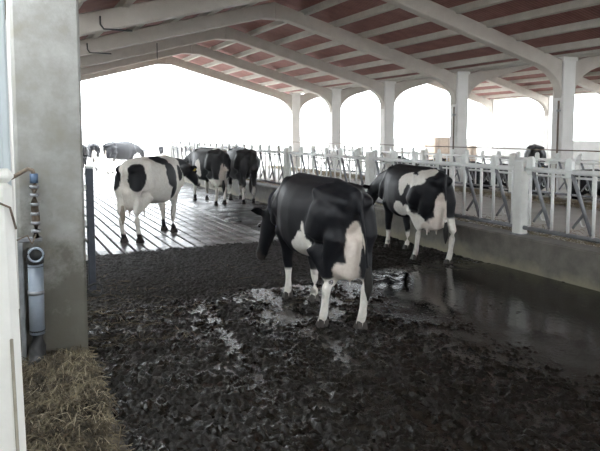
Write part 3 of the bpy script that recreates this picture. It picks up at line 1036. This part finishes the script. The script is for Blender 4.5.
def place(o, x, y, heading, z=0.0, s=1.0):
    """heading in degrees clockwise from +Y (0 looks down the barn)"""
    o.location = (x, y, z)
    o.rotation_euler = (0, 0, math.radians(90 - heading))
    o.scale = (s, s, s)

# centre cow, walking away with its head low
cow1 = make_cow('black cow with pink udder and lowered head, nearest, in the middle of the passage',
                feet=[(0.60, 0.10), (0.38, -0.13), (-0.50, 0.17), (-0.70, -0.14)], poll=(1.20, 0.06, 0.88), nose=(1.30, 0.19, 0.36),
                base='black', patches=[('white', (-0.14, 0.28, 0.66), (0.17, 0.22, 0.14)), ('white', (-0.25, 0.30, 0.78), (0.13, 0.14, 0.12)), ('white', (-0.30, 0.30, 0.92), (0.03, 0.12, 0.08)),
                                       ('white', (0.0, 0.0, 0.50), (0.40, 0.20, 0.12))],
                legs=[(0.0, 0.36), (0.0, 0.38), (0.0, 0.50), (0.0, 0.50)], seed=3, voxel=0.018, udder=1.12, tailx=-0.12, collar=True, eartag=False)
place(cow1, 2.84, 5.46, 3, 0.0, 0.965)
# right cow beside the barrier
cow2 = make_cow('black cow with white rump saddle and white hind legs, beside the near kerb',
                feet=[(0.62, 0.13), (0.42, -0.13), (-0.36, 0.15), (-0.84, -0.14)], poll=(1.28, 0.06, 0.98), nose=(1.52, 0.10, 0.55),
                base='black', patches=[('white', (-0.42, 0.24, 1.24), (0.30, 0.20, 0.10)), ('white', (-0.18, 0.30, 1.16), (0.09, 0.14, 0.17)), ('white', (-0.60, 0.12, 1.33), (0.16, 0.14, 0.10)),
                                       ('white', (-0.06, 0.30, 0.74), (0.15, 0.16, 0.13)), ('white', (-0.28, 0.27, 0.68), (0.13, 0.14, 0.14)), ('white', (-0.36, 0.22, 0.58), (0.15, 0.14, 0.20))],
                legs=[(0.0, 0.34), (0.0, 0.34), (0.0, 0.68), (0.0, 0.70)], seed=12, voxel=0.02, udder=1.05, tailx=-0.06, eartag=False)
place(cow2, 5.46, 7.46, 7, 0.0, 0.93)
# white cow on the slats
cow3 = make_cow('mostly white cow with black patches and black head, standing on the wet slats',
                feet=[(0.62, 0.13), (0.50, -0.14), (-0.70, 0.14), (-0.66, -0.14)], poll=(1.22, -0.06, 1.16), nose=(1.52, -0.16, 0.82),
                base='white', patches=[('black', (-0.78, 0.20, 1.15), (0.22, 0.14, 0.28)), ('black', (-0.82, -0.19, 1.14), (0.22, 0.125, 0.27)),
                                       ('black', (0.05, -0.12, 1.36), (0.22, 0.26, 0.12)), ('black', (0.15, -0.32, 1.12), (0.21, 0.20, 0.22)), ('black', (0.26, -0.32, 0.82), (0.12, 0.2, 0.22)),
                                       ('black', (0.56, -0.25, 1.10), (0.07, 0.12, 0.13)), ('black', (1.12, 0, 1.1), (0.46, 0.45, 0.50)), ('black', (0.25, 0.3, 1.15), (0.3, 0.2, 0.3))],
                legs=[(0.20, 0.36), (0.20, 0.36), (0.15, 0.6), (0.15, 0.6)], seed=22, voxel=0.02, udder=0.75, pink=0.25)
place(cow3, 2.34, 10.80, 43, 0.0, 0.98)
# cow behind it, walking away
cow4 = make_cow('black cow with white flank patch, pale udder and white legs, behind the white cow',
                feet=[(0.62, 0.15), (0.48, -0.13), (-0.72, 0.14), (-0.60, -0.14)], poll=(1.22, 0.15, 1.02), nose=(1.46, 0.30, 0.62),
                base='black', patches=[('white', (0.0, 0.32, 0.92), (0.16, 0.2, 0.24)), ('white', (-0.42, -0.1, 1.38), (0.14, 0.2, 0.08)), ('white', (-0.66, -0.02, 0.78), (0.3, 0.15, 0.26))],
                legs=[(0.18, 0.5), (0.18, 0.5), (0.13, 0.66), (0.13, 0.66)], seed=31, voxel=0.03, udder=1.15)
place(cow4, 4.82, 15.35, -6)
cow5 = make_cow('almost wholly black cow with pale shanks, beyond the others by the barrier',
                feet=[(0.55, 0.13), (0.50, -0.13), (-0.70, 0.14), (-0.62, -0.14)], poll=(1.22, -0.05, 1.10), nose=(1.48, -0.1, 0.70),
                base='black', patches=[('white', (0.1, 0.0, 0.5), (0.3, 0.2, 0.12))],
                legs=[(0.15, 0.42), (0.15, 0.42), (0.15, 0.45), (0.15, 0.45)], seed=41, voxel=0.03, udder=0)
place(cow5, 5.62, 15.2, 4)

# far cows out past the open gable
far = [('dark cow partly hidden by the concrete pillar, far out in the bright yard', cow5, 3.0, 28.6, -12, 0.95),
       ('grey-black cow with white legs, far out in the yard next to the pillar edge', cow4, 4.05, 31.6, 5, 0.95),
       ('black-backed cow standing broadside in the yard, above the white cow', cow2, 5.3, 31.4, 60, 1.08),
       ('white-patched cow in the yard, directly behind the back of the white cow', cow3, 8.4, 33.6, 75, 0.95),
       ('black and white cow farthest right of the group in the yard', cow2, 10.9, 31.2, 100, 0.9)]
for lab, src, x, y, h, s in far:
    c = copy_tree(src)
    tag(c, lab, 'cow', 'cows in the far yard')
    place(c, x, y, h, -0.0 if x < 4.3 else -0.16, s)

# resting cows of the second nave
rest = make_cow('black cow lying in the second nave, first from the right behind the far barrier', feet=[(0, 0)] * 4, poll=(1.15, 0.1, 0.95), nose=(1.45, 0.18, 0.66),
                base='black', patches=[('white', (0.0, 0, 0.2), (0.4, 0.5, 0.12))], legs=[], seed=61, voxel=0.03, lying=True)
tag(rest, group='cows in the second nave')
place(rest, 13.6, 9.6, -95)
for nm, x, y, h in (('second', 13.4, 11.1, -85), ('third', 13.8, 12.9, -100), ('fourth', 13.4, 14.4, -88), ('fifth', 13.7, 16.0, -95), ('sixth', 13.4, 17.6, -85)):
    c = copy_tree(rest)
    tag(c, 'black cow lying in the second nave, %s from the right behind the far barrier' % nm, 'cow', 'cows in the second nave')
    place(c, x, y, h)
c = copy_tree(cow5)
tag(c, 'black cow standing beyond the far barrier, only its back above the rails', 'cow', 'cows in the second nave')
place(c, 16.0, 15.2, 44)

# rain pipe on one valley column; dark strip imitating face shade on the rightmost
for lab, y in (('dark rain pipe down the column second from the right', Y0 + BAY), ('dark strip standing in for face shade on the rightmost pale column', Y0)):
    r = empty('pipe_shade_strip', (XC - 0.25, y - 0.08, 0))
    tag(r, lab, 'pipe', 'rain pipes on the columns')
    link_mesh('pipe', tube_mesh('pipe', [(0, 0, 0.02), (0, 0, 2.55)], 0.022, M['rust'], 10), r)
    for z in (1.2, 2.3):
        link_mesh('pipe_clip', box_mesh('pipe_clip', -0.032, 0.05, -0.032, 0.032, z, z + 0.04, M['galv_dark'], 0.005), r)

# straw bales beyond the columns
def make_bale(label, x, y, z, sx=1.1, sy=0.9, sz=0.8):
    r = empty('straw_bale', (x, y, z))
    tag(r, label, 'bale', 'straw bales in the second nave')
    link_mesh('bale_body', box_mesh('bale_body', -sx / 2, sx / 2, -sy / 2, sy / 2, 0, sz, M['bale'], 0.06), r)
    for q in (-0.3, 0.3):
        link_mesh('twine', tube_mesh('twine', [(q * sx, -sy / 2 - .004, 0.03), (q * sx, -sy / 2 - .004, sz + .004), (q * sx, sy / 2 + .004, sz + .004), (q * sx, sy / 2 + .004, 0.03)], 0.008, M['cable'], 5), r)
make_bale('tan straw bale, lower left of the stack beyond the columns', 19.15, 24.3, 0.0, 0.95)
make_bale('tan straw bale, upper left of the stack beyond the columns', 19.15, 24.3, 0.802, 0.95)
make_bale('single tan straw bale right of the stacked bales beyond the columns', 19.75, 22.6, 0.0, 0.36, 0.5, 1.2)

# hanging cables under the left rafters
for i, (y, x, w) in enumerate(((Y0, 1.5, 0.5), (Y0 + BAY, 1.75, 0.5), (Y0 + 2 * BAY, 4.1, 0.02))):
    z = raftop(x - RX) - 0.1
    pts = [(x, y - 0.14, z), (x, y - 0.15, z - 0.13), (x + 0.05, y - 0.15, z - 0.2), (x + w, y - 0.14, z - 0.20)] if w > 0.1 else [(x, y - 0.14, z), (x, y - 0.15, z - 0.45)]
    o = link_mesh('hanging_cable', tube_mesh('hanging_cable', pts, 0.014, M['cable'], 6))
    tag(o, 'thin dark cable hanging under the left slope, %s rafter from the camera' % ('first', 'second', 'third')[i], 'cable', 'cables under the rafters')

# ================================================================== DUSTY AIR, ALSO IMITATING LENS GLARE
m = bpy.data.materials.new('dusty_glare_air')
m.use_nodes = True
nt = m.node_tree
nt.nodes.remove(nt.nodes['Principled BSDF'])
vs = nt.nodes.new('ShaderNodeVolumeScatter')
vs.inputs['Color'].default_value = (1.0, 0.97, 0.96, 1)
vs.inputs['Density'].default_value = 0.0017
vs.inputs['Anisotropy'].default_value = 0.5
nt.links.new(vs.outputs[0], nt.nodes['Material Output'].inputs['Volume'])
o = link_mesh('dust_glare_haze', box_mesh('dust_glare_haze', -1.2, 24.1, 7.0, 26.5, -0.1, 6.5, m))
tag(o, 'thin bright dust haze in the barn air, also imitating lens glare', 'haze', kind='stuff')
